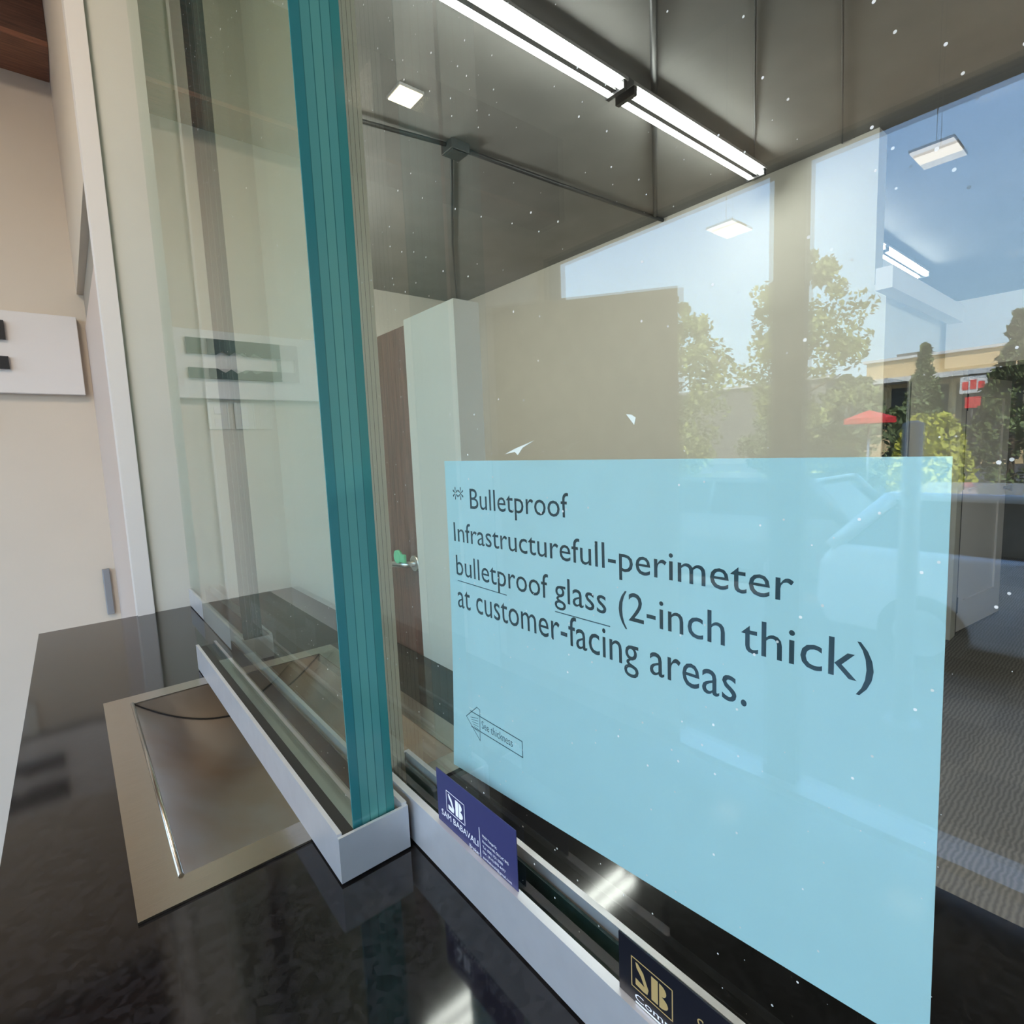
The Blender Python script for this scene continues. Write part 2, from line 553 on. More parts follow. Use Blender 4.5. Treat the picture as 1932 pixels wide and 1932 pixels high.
# storefront wall with window
XS = -1.724
struct('wall_front', merge(box(XS - 0.13, XS, 2.208, 2.45, FL, CE), box(XS - 0.13, XS, -3.2, 2.208, 1.02, CE), box(XS - 0.13, XS, -3.2, -2.6, FL, 1.02)), M['lobbywall'])
w = bpy.data.objects.new('window_1', None)
C.objects.link(w)
w.location = (XS, 0.9, 0)
w['kind'] = 'structure'
obj('mullion', box(XS - 0.075, XS - 0.035, 0.875, 1.005, FL, 1.02), M['mull'], w)
obj('mullion', box(XS - 0.10, XS + 0.01, -0.86, -0.80, FL, 1.02), M['mull'], w)
obj('window_frame', merge(box(XS - 0.10, XS, -2.6, 2.208, 1.006, 1.02), box(XS - 0.10, XS, 2.19, 2.208, FL, 1.006), box(XS - 0.10, XS, -2.6, -2.58, FL, 1.006)), M['mull'], w)
obj('bottom_rail', box(XS - 0.10, XS + 0.012, -2.58, 2.19, FL, FL + 0.12), M['silverrail'], w)
for (a, b) in ((1.005, 2.19), (-0.80, 0.875), (-2.58, -0.86)):
    obj('pane', box(XS - 0.06, XS - 0.054, a, b, FL + 0.12, 1.006), M['pane'], w)

# ------------------------------------------------------------------ counter
bm = bmesh.new()
TX = (-0.071, 0.020, 0.291, 0.391, 0.425)
TY = (-2.2, 0.432, 0.842, 0.575, 1.33)
cells = [(-0.071, 0.020, -2.2, 1.33), (0.020, 0.291, -2.2, 0.432), (0.020, 0.291, 0.842, 1.33), (0.291, 0.391, -2.2, 1.33), (0.391, 0.425, -2.2, 0.575)]
for (a, b, c, d) in cells:
    bx(bm, a, b, c, d, CT - 0.03, CT)
ct = obj('countertop', bm, M['quartz'])
tag(ct, 'polished black quartz countertop running under the green glass screens', 'countertop')
cb = obj('counter_base', merge(box(0.0, 0.39, -2.2, 1.33, FL, CT - 0.13), box(0.0, 0.02, -2.2, 1.33, CT - 0.13, CT - 0.0301), box(0.295, 0.39, -2.2, 1.33, CT - 0.13, CT - 0.0301)), M['cabinet'])
tag(cb, 'dark panelled counter base carrying the black quartz countertop', 'counter')

# recessed stainless tray
tr = thing('cash_tray', 'brushed stainless recessed pass-through tray sunk into the black countertop', 'tray', (0.155, 0.637, CT))
bm = bmesh.new()
X0, X1, Y0, Y1 = 0.006, 0.305, 0.418, 0.856
xi0, xi1, yi0, yi1 = 0.036, 0.276, 0.446, 0.828
for (a, b, c, d) in ((X0, X1, Y0, yi0), (X0, X1, yi1, Y1), (X0, xi0, yi0, yi1), (xi1, X1, yi0, yi1)):
    bx(bm, a, b, c, d, CT + 0.0004, CT + 0.002)
obj('rim', bm, M['steel'], tr)
bm = bmesh.new()
prof = []
n = 28
dep = 0.055
for i in range(n + 1):
    u = i / n
    x = xi0 + (xi1 - xi0) * u
    prof.append((x, CT + 0.001 - dep * (1 - (2 * u - 1) ** 2)))
ra = [bm.verts.new((x, yi0, z)) for x, z in prof]
rb = [bm.verts.new((x, yi1, z)) for x, z in prof]
for i in range(n):
    f = bm.faces.new((ra[i], ra[i + 1], rb[i + 1], rb[i]))
    f.smooth = True
bowl_ = obj('bowl', bm, M['bowl'], tr)
obj('arc_line', tube([(x, yi1 - 0.0008, z + 0.0006) for x, z in prof], 0.0007, 6), M['blackmetal'], bowl_)  # dark line added along the bowl's arc to set off its end
obj('arc_line', tube([(x, yi0 + 0.0008, z + 0.0006) for x, z in prof], 0.0007, 6), M['blackmetal'], bowl_)
for (ye, dy) in ((yi0, -0.001), (yi1, 0.001)):
    obj('bowl_end', prism([(x, z) for x, z in prof], 'y', ye, ye + dy), M['bowlend'], tr)
obj('lip', tube([(xi0 - 0.001, yi0, CT + 0.002), (xi0 - 0.001, yi1, CT + 0.002)], 0.0020, 8), M['steel'], tr)

# ------------------------------------------------------------------ glass screens in their channels
def screen(name, label, cat, gx, gy, cx, top, gmat, near, far, near_plate=True, far_plate=False, lip=0.005, gk=None):
    gk = gk or M['black']
    """gx: glass x range; gy: y range; cx: channel outer x range"""
    y0, y1 = gy
    base = CT + 0.002
    t = thing(name, label, cat, ((gx[0] + gx[1]) / 2, (y0 + y1) / 2, CT))
    c0, c1 = cx
    cy0 = y0 - (0.003 if near_plate else 0.0)
    cy1 = y1 + (0.004 if far_plate else 0.0)
    zt = -0.2655
    obj('pane', box(gx[0], gx[1], y0 + 0.0015, y1 - 0.0015, base + 0.006, 1.299), gmat, t)
    if near:
        obj('near_edge', box(gx[0], gx[1], y0, y0 + 0.0012, base + 0.006, 1.299), near, t)
    if far:
        obj('far_edge', box(gx[0], gx[1], y1 - 0.0012, y1, base + 0.006, 1.299), far, t)
    ch = merge(box(c0, c0 + lip, cy0, cy1, base, zt), box(c1 - 0.004, c1, cy0, cy1, base, zt), box(c0 + lip, c1 - 0.004, cy0, cy1, base, base + 0.004))
    cho = obj('channel', ch, M['alu'], t)
    if near_plate:
        obj('end_plate', box(c0, c1, cy0 - 0.0025, cy0, base, zt - 0.002), M['alu'], t)
    if far_plate:
        obj('end_plate', box(c0, c1, cy1, cy1 + 0.0025, base, zt), M['alu'], t)
    obj('gasket', merge(box(c0 + lip, gx[0], cy0, cy1, base + 0.0045, zt - 0.004), box(gx[1], gx[1] + 0.002, cy0, cy1, base + 0.0045, zt - 0.006)), gk, t)
    return t

screen('glass_screen', 'thick green bulletproof glass panel standing over the steel tray with teal front edge', 'glass screen', (0.135, 0.168), (0.362, 0.900), (0.1216, 0.1766), 1.3, M['greenglass'], M['teal_edge'], None, True, False, 0.0035)
screen('glass_screen', 'tall glass panel beyond the tray meeting the beige wall at the counter end', 'glass screen', (0.181, 0.2085), (0.876, 1.328), (0.1772, 0.2215), 1.3, M['greenglass'], M['teal_edge2'], None, True, False, 0.004)
screen('glass_screen', 'large clear bulletproof glass panel carrying the light blue paper notice', 'glass screen', (0.188, 0.2065), (-2.2, 0.418), (0.1815, 0.2145), 1.3, M['clearglass'], None, M['pale_edge'], False, True, 0.0055, M['seal'])

# ------------------------------------------------------------------ the blue notice
k = 0.9355
XP = 0.2075
pp = thing('paper_notice', 'large light blue paper notice about bulletproof glass taped behind the clear panel', 'notice', (XP, 0.19, -0.24))
bm = bmesh.new()
TL, TR, BL, BR = (0.3494 * k, -0.005 * k), (0.0442 * k, -0.0073 * k), (0.3600 * k, -0.2545 * k), (0.0424 * k, -0.2266 * k)
nu, nv = 20, 14
g = []
for j in range(nv + 1):
    v = j / nv
    row = []
    for i in range(nu + 1):
        u = i / nu
        lx = TL[0] + (BL[0] - TL[0]) * v ** 2.4
        ly = TL[1] + (BL[1] - TL[1]) * v
        rx_ = TR[0] + (BR[0] - TR[0]) * v
        ry_ = TR[1] + (BR[1] - TR[1]) * v
        y = lx + (rx_ - lx) * u
        z = ly + (ry_ - ly) * u
        row.append((y, z))
    g.append(row)
F = [[bm.verts.new((XP + 0.0002, p[0], p[1])) for p in row] for row in g]
B = [[bm.verts.new((XP + 0.0005, p[0], p[1])) for p in row] for row in g]
for j in range(nv):
    for i in range(nu):
        bm.faces.new((F[j][i], F[j + 1][i], F[j + 1][i + 1], F[j][i + 1]))
        bm.faces.new((B[j][i], B[j][i + 1], B[j + 1][i + 1], B[j + 1][i]))
for i in range(nu):
    bm.faces.new((F[0][i], F[0][i + 1], B[0][i + 1], B[0][i]))
    bm.faces.new((F[nv][i + 1], F[nv][i], B[nv][i], B[nv][i + 1]))
for j in range(nv):
    bm.faces.new((F[j + 1][0], F[j][0], B[j][0], B[j + 1][0]))
    bm.faces.new((F[j][nu], F[j + 1][nu], B[j + 1][nu], B[j][nu]))
obj('sheet', bm, M['paper'], pp)
XT = XP + 0.00012
def T(s, y0, y1, zb, zt, ref=None):
    return text_bm(s, y0 * k, y1 * k, zb * k, zt * k, XT, ref)
obj('printed_text', merge(
    T('**', 0.3398, 0.3262, -0.0400, -0.0252, 'B'),
    T('Bulletproof', 0.3180, 0.2190, -0.0396, -0.0252, 'B'),
    T('Infrastructurefull-perimeter', 0.3413, 0.0928, -0.0655, -0.0512, 'I'),
    T('bulletproof glass (2-inch thick)', 0.3404, 0.0640, -0.0915, -0.0762, 'b'),
    T('at customer-facing areas.', 0.3407, 0.1120, -0.1168, -0.1025, 't')), M['ink'], pp)
pen = 0.0006
obj('pen_underline', ribbon([(0.3393 * k, -0.0960 * k), (0.2801 * k, -0.0968 * k)], pen, XT), M['pen'], pp)
obj('pen_underline', ribbon([(0.2328 * k, -0.0983 * k), (0.1897 * k, -0.0979 * k)], pen, XT), M['pen'], pp)
bm = bmesh.new()
K = lambda *ps: [(a * k, b * k) for a, b in ps]
ribbon(K((0.3373, -0.2042), (0.3224, -0.1919), (0.3187, -0.1927), (0.3200, -0.2178), (0.3373, -0.2042)), pen, XT, bm)
ribbon(K((0.3316, -0.1979), (0.2699, -0.1979), (0.2697, -0.2095), (0.3308, -0.2103)), pen * 1.15, XT, bm)
for i in range(6):
    ribbon(K((0.3315 - 0.001 * i, -0.2030 - 0.0015 * i), (0.3215, -0.2005 - 0.0022 * i)), pen * 0.6, XT, bm)
obj('pen_arrow', bm, M['pen'], pp)
obj('handwriting', T('See thickness', 0.3171, 0.2805, -0.2065, -0.2005, 'S'), M['pen'], pp)

# ------------------------------------------------------------------ business cards on the channel ledge
def logo(y0, y1, zb, zt, x, w):
    """square frame with a stylised double letter mark"""
    bm = ribbon([(y0, zt), (y1, zt), (y1, zb), (y0, zb), (y0, zt)], w, x)
    W, H = y1 - y0, zt - zb
    P = lambda u, v: (x, y0 + W * u, zb + H * v)
    def poly(pts):
        bm.faces.new([bm.verts.new(P(*p)) for p in pts])
    # slanting S stroke with its lower bowl
    poly([(0.10, 0.90), (0.16, 0.90), (0.30, 0.72), (0.38, 0.45), (0.24, 0.55), (0.13, 0.72)])
    poly([(0.24, 0.55), (0.38, 0.45), (0.43, 0.30), (0.40, 0.12), (0.30, 0.10), (0.33, 0.30)])
    poly([(0.10, 0.36), (0.33, 0.30), (0.30, 0.10), (0.10, 0.14)])
    # upright stem and the two lobes of the B
    poly([(0.50, 0.88), (0.66, 0.88), (0.66, 0.10), (0.50, 0.10)])
    for (zc, r, a) in ((0.67, 0.20, 0.17), (0.29, 0.20, 0.21)):
        pts = [(0.69, zc + r)] + [(0.69 + a * math.cos(t), zc + r * math.sin(t)) for t in [math.pi / 2 - math.pi * i / 10 for i in range(1, 10)]] + [(0.69, zc - r)]
        poly(pts)
    return bm

XC = 0.1848
c1 = thing('business_card', 'navy blue business card with white logo leaning on the glass near the tray', 'card', (XC, 0.28, -0.2655))
q = 0.9935
obj('card', box(XC, XC + 0.0005, 0.2342, 0.3245, -0.2652, -0.2252), M['navy'], c1)
xt = XC - 0.00012
obj('logo', logo(0.3120, 0.2895, -0.2520, -0.2370, xt, 0.0005), M['cardwhite'], c1)
obj('lettering', merge(
    text_bm('SAM BABAVALI', 0.3195, 0.2745, -0.2590, -0.2545, xt, 'S'),
    text_bm('Broker', 0.2850, 0.2735, -0.2648, -0.2622, xt, 'B'),
    text_bm('9555 Yonge St.', 0.2695, 0.2540, -0.2490, -0.2472, xt, 'Y'),
    text_bm('Richmond Hill, ON L4C 9M5', 0.2695, 0.2425, -0.2528, -0.2510, xt, 'R'),
    text_bm('Tel: (905) 731-2000', 0.2695, 0.2485, -0.2566, -0.2548, xt, 'T'),
    text_bm('Dir: (416) 878-4477', 0.2695, 0.2460, -0.2602, -0.2584, xt, 'D'),
    text_bm('sambabavali@gmail.com', 0.2695, 0.2400, -0.2640, -0.2622, xt, 'l'),
    ribbon([(0.2728, -0.2440), (0.2722, -0.2648)], 0.0005, xt)), M['cardwhite'], c1)

c2 = thing('business_card', 'black business card with gold logo leaning on the glass at the near end', 'card', (XC, 0.11, -0.2655))
obj('card', box(XC, XC + 0.0008, 0.067, 0.1566, -0.2652, -0.2345), M['blackcard'], c2)
obj('logo', logo(0.1488, 0.1262, -0.2575, -0.2420, xt, 0.0006), M['gold'], c2)
obj('lettering', merge(
    text_bm('Community', 0.1470, 0.1080, -0.2632, -0.2600, xt, 'C'),
    ribbon([(0.1464, -0.2646), (0.1000, -0.2646)], 0.0009, xt)), M['cardwhite'], c2)
obj('script_lettering', text_bm('Sam Babavali', 0.1150, 0.0760, -0.2500, -0.2440, xt, 'S', shear=0.35), M['gold'], c2)

# ------------------------------------------------------------------ lobby end wall: white board, bracket, outlets
bd = obj('wall_board', box(-0.60, 0.0735, 2.220, 2.2495, 0.236, 0.478, bevel=0.002), M['white'])
tag(bd, 'white rectangular backing board mounted on the lobby end wall', 'board')
br = thing('tv_bracket', 'black slotted wall bracket screwed to the white backing board', 'bracket', (-0.26, 2.21, 0.31))
def rail(z0, z1, up):
    s = -1 if up else 1
    e, i = (z1, z0) if up else (z0, z1)
    pts = [(-0.413, e), (-0.098, e), (-0.098, i), (-0.19, i), (-0.215, i + s * -0.014), (-0.235, i), (-0.255, i + s * -0.014), (-0.285, i), (-0.32, i), (-0.413, i)]
    return prism(pts, 'y', 2.207, 2.2195)
obj('rail', rail(0.392, 0.446, True), M['blackmetal'], br)
obj('rail', rail(0.306, 0.342, False), M['blackmetal'], br)
obj('upright', box(-0.413, -0.401, 2.207, 2.2195, 0.342, 0.392), M['blackmetal'], br)
for (x, lab) in ((-0.185, 'ivory wall outlet plate with sockets below the white board'), (-0.275, 'ivory switch plate farther along the wall below the white board')):
    ot = thing('wall_outlet', lab, 'outlet', (x, 2.25, 0.126))
    obj('plate', box(x - 0.035, x + 0.035, 2.243, 2.2495, 0.126, 0.226, bevel=0.002), M['socket'], ot)
    for zz in (0.150, 0.196):
        obj('socket', box(x - 0.014, x + 0.014, 2.2405, 2.243, zz - 0.014, zz + 0.014, bevel=0.001), M['white'], ot)

# ------------------------------------------------------------------ half door with lever on the staff side
hd = thing('half_door', 'brown wooden half door behind the glass beside the beige post', 'door', (0.41, 0.75, FL))
obj('panel', box(0.396, 0.424, 0.705, 0.799, FL + 0.01, 0.187), M['walnut'], hd)
lv = obj('lever_handle', merge(tube([(0.396, 0.716, -0.162), (0.380, 0.716, -0.162), (0.376, 0.722, -0.162), (0.376, 0.756, -0.166)], 0.0045), tube([(0.396, 0.716, -0.162), (0.391, 0.716, -0.162)], 0.012, 16)), M['lever'], hd)
gt = obj('key_tag', merge(tube([(0.374, 0.728, -0.150), (0.3695, 0.728, -0.150)], 0.010, 18), box(0.370, 0.3735, 0.706, 0.724, -0.157, -0.145)), M['greentag'])
tag(gt, 'pale green plastic key tag on the lever of the brown half door', 'tag')

# ------------------------------------------------------------------ back office: door, dark opening, lights, conduits
def rot_box(x0, x1, t0, t1, z0, z1, hx, hy, ang):
    """box along a line leaving (hx,hy) at angle ang: x0..x1 along, t0..t1 across"""
    bm = box(x0, x1, t0, t1, z0, z1)
    c, s = math.cos(ang), math.sin(ang)
    for v in bm.verts:
        x, y = v.co.x, v.co.y
        v.co.x, v.co.y = hx + c * x - s * y, hy + s * x + c * y
    return bm
ang = math.atan2(0.827 - 0.944, 5.885 - 5.013)
dr = thing('shaker_door', 'white panelled office door standing ajar on black hinges above grey carpet', 'door', (5.03, 0.944, FL))
L = 0.88
RB = lambda a, b, c, d, e, f: rot_box(a, b, c, d, e, f, 5.03, 0.944, ang)
zt_ = 0.40
obj('slab', RB(0, L, 0.006, 0.038, FL + 0.012, zt_), M['white'], dr)
obj('frame_rails', merge(RB(0, 0.13, -0.006, 0.006, FL + 0.012, zt_), RB(L - 0.13, L, -0.006, 0.006, FL + 0.012, zt_), RB(0.13, L - 0.13, -0.006, 0.006, FL + 0.012, FL + 0.24), RB(0.13, L - 0.13, -0.006, 0.006, -0.55, -0.41), RB(0.13, L - 0.13, -0.006, 0.006, zt_ - 0.14, zt_)), M['white'], dr)
for z in (-1.28, -0.35, 0.22):
    obj('hinge', RB(-0.028, 0.016, -0.014, -0.006, z - 0.06, z + 0.06), M['blackmetal'], dr)
obj('knob', tube([Vector((5.03, 0.944, 0)) + Vector((math.cos(ang), math.sin(ang), 0)) * 0.82 + Vector((0, -0.008, -0.45)), Vector((5.03, 0.944, 0)) + Vector((math.cos(ang), math.sin(ang), 0)) * 0.82 + Vector((0, -0.06, -0.45))], [0.012, 0.03], 14), M['blackmetal'], dr)
# black gap and strip beside the door
struct('trim_4', box(5.0, 5.025, 0.93, 1.09, FL, 0.46), M['blackmetal'])
# dark glazed opening in the side wall
iw = struct('window_2', box(3.415, 3.80, 0.972, 0.984, -0.62, 0.31), M['shopglass'])
struct('trim_5', merge(box(3.80, 3.825, 0.965, 0.984, -0.62, 0.31)), M['silverrail'])

def fixture(x0, label, group):
    t = thing('fluorescent_light', label, 'ceiling light', (x0 + 0.6, 1.575, CE), group)
    yc, z = 1.575, 1.515
    obj('housing', prism([(yc - 0.03, z + 0.04), (yc - 0.055, z + 0.012), (yc - 0.055, z), (yc + 0.055, z), (yc + 0.055, z + 0.012), (yc + 0.03, z + 0.04)], 'x', x0, x0 + 1.19), M['fixture'], t)
    obj('wire_cover', box(x0 + 0.03, x0 + 1.16, yc - 0.011, yc + 0.011, z - 0.026, z - 0.0005), M['ridge'], t)
    for s in (-1, 1):
        obj('tube', tube([(x0 + 0.03, yc + s * 0.033, z - 0.017), (x0 + 1.16, yc + s * 0.033, z - 0.017)], 0.0135, 12), M['tube'], t)
    for xx in (x0 + 0.005, x0 + 1.163):
        obj('end_socket', box(xx, xx + 0.022, yc - 0.05, yc + 0.05, z - 0.034, z), M['blackmetal'], t)
    for xx in (x0 + 0.12, x0 + 1.07):
        for s in (-1, 1):
            obj('hanger_wire', tube([(xx, yc + s * 0.02, z + 0.04), (xx, yc, CE)], 0.0015, 6), M['conduit'], t)
    return t
for (x0, lab) in ((0.78, 'nearest twin-tube fluorescent light hung under the dark ceiling above the counter'),
                  (2.005, 'twin-tube fluorescent light ending at the beige back wall'),
                  (4.05, 'twin-tube fluorescent light beyond the end of the beige back wall'),
                  (5.27, 'farthest twin-tube fluorescent light in the row beyond the back wall')):
    fixture(x0, lab, 'fluorescent lights in one row')

sq = thing('square_downlight', 'small square warm yellow ceiling light on the dark office ceiling', 'ceiling light', (1.27, 2.22, CE))
obj('frame', box(1.255, 1.375, 2.165, 2.285, CE - 0.012, CE - 0.0005), M['fixture'], sq)
obj('diffuser', box(1.26, 1.37, 2.17, 2.28, CE - 0.016, CE - 0.012), M['led'], sq)

def conduit(name, label, pts, r=0.012):
    o = obj(name, tube(pts, r, 8), M['conduit'])
    return tag(o, label, 'conduit')
zc = CE - 0.014
jb = thing('junction_box', 'dark metal junction box where the ceiling conduits meet', 'junction box', (1.71, 2.42, CE))
obj('box', box(1.655, 1.765, 2.375, 2.475, CE - 0.05, CE - 0.001, bevel=0.004), M['conduit'], jb)
obj('cover', box(1.665, 1.755, 2.385, 2.465, CE - 0.054, CE - 0.05), M['conduit'], jb)
conduit('ceiling_conduit', 'dark conduit running from the counter side to the ceiling junction box', [(0.6, 2.52, zc), (1.2, 2.485, zc - 0.01), (1.655, 2.43, zc)], 0.011)
conduit('ceiling_conduit', 'dark conduit running from the junction box to the beige back wall', [(1.765, 2.42, zc), (2.4, 2.385, zc - 0.008), (3.395, 2.345, zc)], 0.012)
conduit('ceiling_conduit', 'thin dark conduit from the junction box to the far room corner', [(1.72, 2.475, zc), (2.4, 3.5, zc), (3.35, 4.85, zc)], 0.008)
conduit('ceiling_conduit', 'thickest dark conduit crossing the ceiling towards the back wall conduit end', [(1.30, 0.925, zc), (1.758, 1.246, zc), (3.28, 2.325, zc)], 0.0135)
conduit('ceiling_cable', 'thin dark cable on the ceiling above the window reflection post', [(2.054, 1.026, CE - 0.006), (3.39, 1.69, CE - 0.006)], 0.004)
conduit('ceiling_cable', 'thin dark cable on the ceiling near the end of the back wall', [(2.312, 0.835, CE - 0.006), (3.39, 1.21, CE - 0.006)], 0.004)

# ------------------------------------------------------------------ lobby: hanging square lights and the standing board
for (y, lab) in ((0.883, 'square LED panel light hanging in the lobby, seen mirrored beside the wide window post'),
                 (0.376, 'square LED panel light hanging in the lobby, seen mirrored high in blue sky')):
    s_ = thing('pendant_panel_light', lab, 'pendant light', (-1.224, y, 0.64), 'square lights in the lobby')
    obj('housing', box(-1.266, -1.182, y - 0.042, y + 0.042, 0.641, 0.646), M['fixture'], s_)
    obj('diffuser', box(-1.264, -1.184, y - 0.040, y + 0.040, 0.638, 0.641), M['ledcool'], s_)
    obj('hanging_wire', tube([(-1.224, y, 0.646), (-1.224, y, CE)], 0.0008, 6), M['fixture'], s_)
pb = thing('display_board', 'tall beige display board standing at an angle before the lobby window', 'board', (-1.2, 1.4, FL))
a2 = math.atan2(0.804, 0.592)
obj('panel', rot_box(0, 0.70, 0, 0.012, FL + 0.05, 0.55, -1.324, 1.117, a2), M['board'], pb)
obj('foot', rot_box(0.05, 0.11, -0.14, 0.16, FL, FL + 0.05, -1.324, 1.117, a2), M['blackmetal'], pb)
obj('foot', rot_box(0.59, 0.65, -0.14, 0.16, FL, FL + 0.05, -1.324, 1.117, a2), M['blackmetal'], pb)

# ------------------------------------------------------------------ street outside the storefront
G = -2.0
struct('ground_street', box(-160, XS - 0.13, -120, 160, G - 0.1, G), M['asphalt'])
struct('wall_shade_facade', box(XS - 0.13, XS + 0.1, -14, 14, CE + 0.16, 4.0), M['stucco'])  # unseen upper facade, added to throw shade on the white parked car
struct('sidewalk_front', box(-3.6, XS - 0.13, -30, 30, G, FL - 0.06), M['asphalt'])
struct('sidewalk_far', box(-11.0, -9.6, -60, 80, G, G + 0.12), M['concrete'])

def car(name, label, cx, cy, rot, paint, van=False, group=None):
    """length along local y with the tail at +y"""
    t = thing(name, label, 'car', (cx, cy, G), group)
    Lh, wh, h = 2.25, 0.9, 1.5
    if van:
        Lh, wh, h = 2.6, 0.98, 2.2
    def place(bm):
        c, s = math.cos(rot), math.sin(rot)
        for v in bm.verts:
            x, y = v.co.x, v.co.y
            v.co.x, v.co.y, v.co.z = cx + c * x - s * y, cy + s * x + c * y, v.co.z + G
        return bm
    belt = 1.02 if not van else 1.3
    # lower body, with wheel-arch-like tuck at sills and rounded nose and tail
    outline = [(-Lh, 0.42), (-Lh + 0.05, 0.70), (-Lh + 0.35, 0.86), (-0.95, belt - 0.03), (Lh - 0.15, belt), (Lh - 0.02, 0.85), (Lh, 0.45), (Lh - 0.1, 0.25), (-Lh + 0.12, 0.22)]
    bm = prism(outline, 'x', -wh, wh)
    bmesh.ops.bevel(bm, geom=list(bm.edges), offset=0.07, segments=3, affect='EDGES', profile=0.6)
    for f in bm.faces:
        f.smooth = True
    obj('body', place(bm), paint, t)
    roof0, roof1 = (-0.35, Lh - 0.55) if not van else (-1.6, Lh - 0.1)
    ws = -1.15 if not van else -2.0
    tb = Lh - 0.12
    # greenhouse: dark glass block tapering to the roof
    bm = bmesh.new()
    b0 = [bm.verts.new(p) for p in ((-wh + 0.05, ws, belt - 0.05), (wh - 0.05, ws, belt - 0.05), (wh - 0.05, tb, belt - 0.05), (-wh + 0.05, tb, belt - 0.05))]
    b1 = [bm.verts.new(p) for p in ((-wh + 0.22, roof0, h - 0.06), (wh - 0.22, roof0, h - 0.06), (wh - 0.22, roof1, h - 0.06), (-wh + 0.22, roof1, h - 0.06))]
    bm.faces.new(b0)
    bm.faces.new(b1)
    for i in range(4):
        bm.faces.new((b0[i], b0[(i + 1) % 4], b1[(i + 1) % 4], b1[i]))
    obj('windows', place(bm), M['carglass'] if not van else M['carwhite'], t)
    bm = box(-wh + 0.2, wh - 0.2, roof0 - 0.05, roof1 + 0.05, h - 0.075, h, bevel=0.03)
    obj('roof', place(bm), paint, t)
    for sgn in (-1, 1):
        lo = lambda y: (sgn * (wh - 0.045), y, belt - 0.04)
        hi = lambda y: (sgn * (wh - 0.215), y, h - 0.05)
        for (ya, yb, rr) in ((ws, roof0, 0.035), (0.35, 0.35, 0.03), (tb, roof1, 0.07)):
            obj('pillar', place(tube([lo(ya), hi(yb)], rr, 8)), paint, t)
    for sx_ in (-1, 1):
        for yy in (-Lh + 0.85, Lh - 0.85):
            bm = tube([(sx_ * (wh - 0.2), yy, 0.32), (sx_ * (wh + 0.015), yy, 0.32)], 0.32, 24)
            wo = obj('wheel', place(bm), M['tyre'], t)
            bm = tube([(sx_ * (wh + 0.015), yy, 0.32), (sx_ * (wh + 0.025), yy, 0.32)], 0.2, 18)
            obj('rim', place(bm), M['rim'], wo)
        bm = box(sx_ * (wh - 0.16) - 0.14, sx_ * (wh - 0.16) + 0.14, Lh - 0.22, Lh + 0.012, 0.76, 0.90, bevel=0.02)
        obj('tail_lamp', place(bm), M['lampred'], t)
        bm = box(sx_ * (wh - 0.2) - 0.15, sx_ * (wh - 0.2) + 0.15, -Lh - 0.005, -Lh + 0.25, 0.62, 0.74, bevel=0.02)
        obj('head_lamp', place(bm), M['canopy'], t)
        bm = box(sx_ * (wh + 0.07) - 0.08, sx_ * (wh + 0.07) + 0.08, -0.95, -0.80, belt - 0.02, belt + 0.1, bevel=0.02)
        obj('mirror', place(bm), paint, t)
    return t
car('parked_car', 'white hatchback parked closest to the storefront, mirrored at right over the notice', -6.0, -0.15, 0.0, M['carwhite'])
car('parked_car', 'slate grey car parked farther along the street, mirrored left of the white hatchback', -7.6, 4.55, math.pi, M['cardark'])
car('parked_car', 'black car whose roof shows behind the white hatchback', -8.9, -1.3, 0.0, M['cargrey'])
car('delivery_van', 'white delivery van on the far lot, mirrored beside the tree trunk', -31.0, 11.4, math.pi / 2 * 0.9, M['carwhite'], van=True)

def tree(name, label, x, y, h, crown_r, n, lm, trunk_h, conical=False, leaf=0.19, group=None):
    t = thing(name, label, 'tree', (x, y, G), group)
    bm = tube([(x, y, G), (x + 0.05, y, G + trunk_h), (x, y + 0.1, G + h * 0.9)], [0.17, 0.12, 0.03], 10)
    for i in range(7):
        a = random.uniform(0, 6.28)
        z = G + trunk_h + (h - trunk_h) * i / 9
        r = crown_r * 0.7 * (1 - i / 11)
        tube([(x, y, z), (x + r * math.cos(a), y + r * math.sin(a), z + 0.5)], [0.05, 0.015], 6, bm)
    obj('trunk', bm, M['bark'], t)
    bm = bmesh.new()
    clumps = []
    for i in range(70 if not conical else 150):
        u = random.random()
        zc_ = trunk_h + (h - trunk_h) * u
        if conical:
            rr = crown_r * (1.02 - u)
        else:
            rr = crown_r * math.sin(math.pi * min(1, 0.16 + 0.80 * u)) ** 0.8
        a = random.uniform(0, 6.28)
        d_ = rr * random.uniform(0.45, 1.0)
        clumps.append((x + d_ * math.cos(a), y + d_ * math.sin(a), G + zc_, rr * random.uniform(0.22, 0.42) if not conical else 0.12 + rr * 0.22))
    for i in range(n):
        cx_, cy_, cz_, cr_ = random.choice(clumps)
        v = Vector((random.gauss(0, 1), random.gauss(0, 1), random.gauss(0, 0.8))).normalized() * cr_ * random.random() ** 0.5
        p = Vector((cx_, cy_, cz_)) + v
        a1 = Vector((random.gauss(0, 1), random.gauss(0, 1), random.gauss(0, 1))).normalized()
        a2_ = a1.orthogonal().normalized()
        s = leaf * random.uniform(0.5, 1.0)
        bm.faces.new([bm.verts.new(p + a1 * s * 0.6), bm.verts.new(p + a2_ * s * 0.28), bm.verts.new(p - a1 * s * 0.6), bm.verts.new(p - a2_ * s * 0.28)])
    obj('crown', bm, lm, t)
    return t
tree('street_tree', 'tall leafy tree across the street, mirrored on both sides of the window post', -15.6, 6.55, 6.9, 1.65, 8000, M['leaf'], 2.2, group='street trees')
tree('street_tree', 'leafy tree mirrored just right of the beige display board', -14.2, 9.9, 6.3, 1.8, 8000, M['leaf'], 1.2, group='street trees')
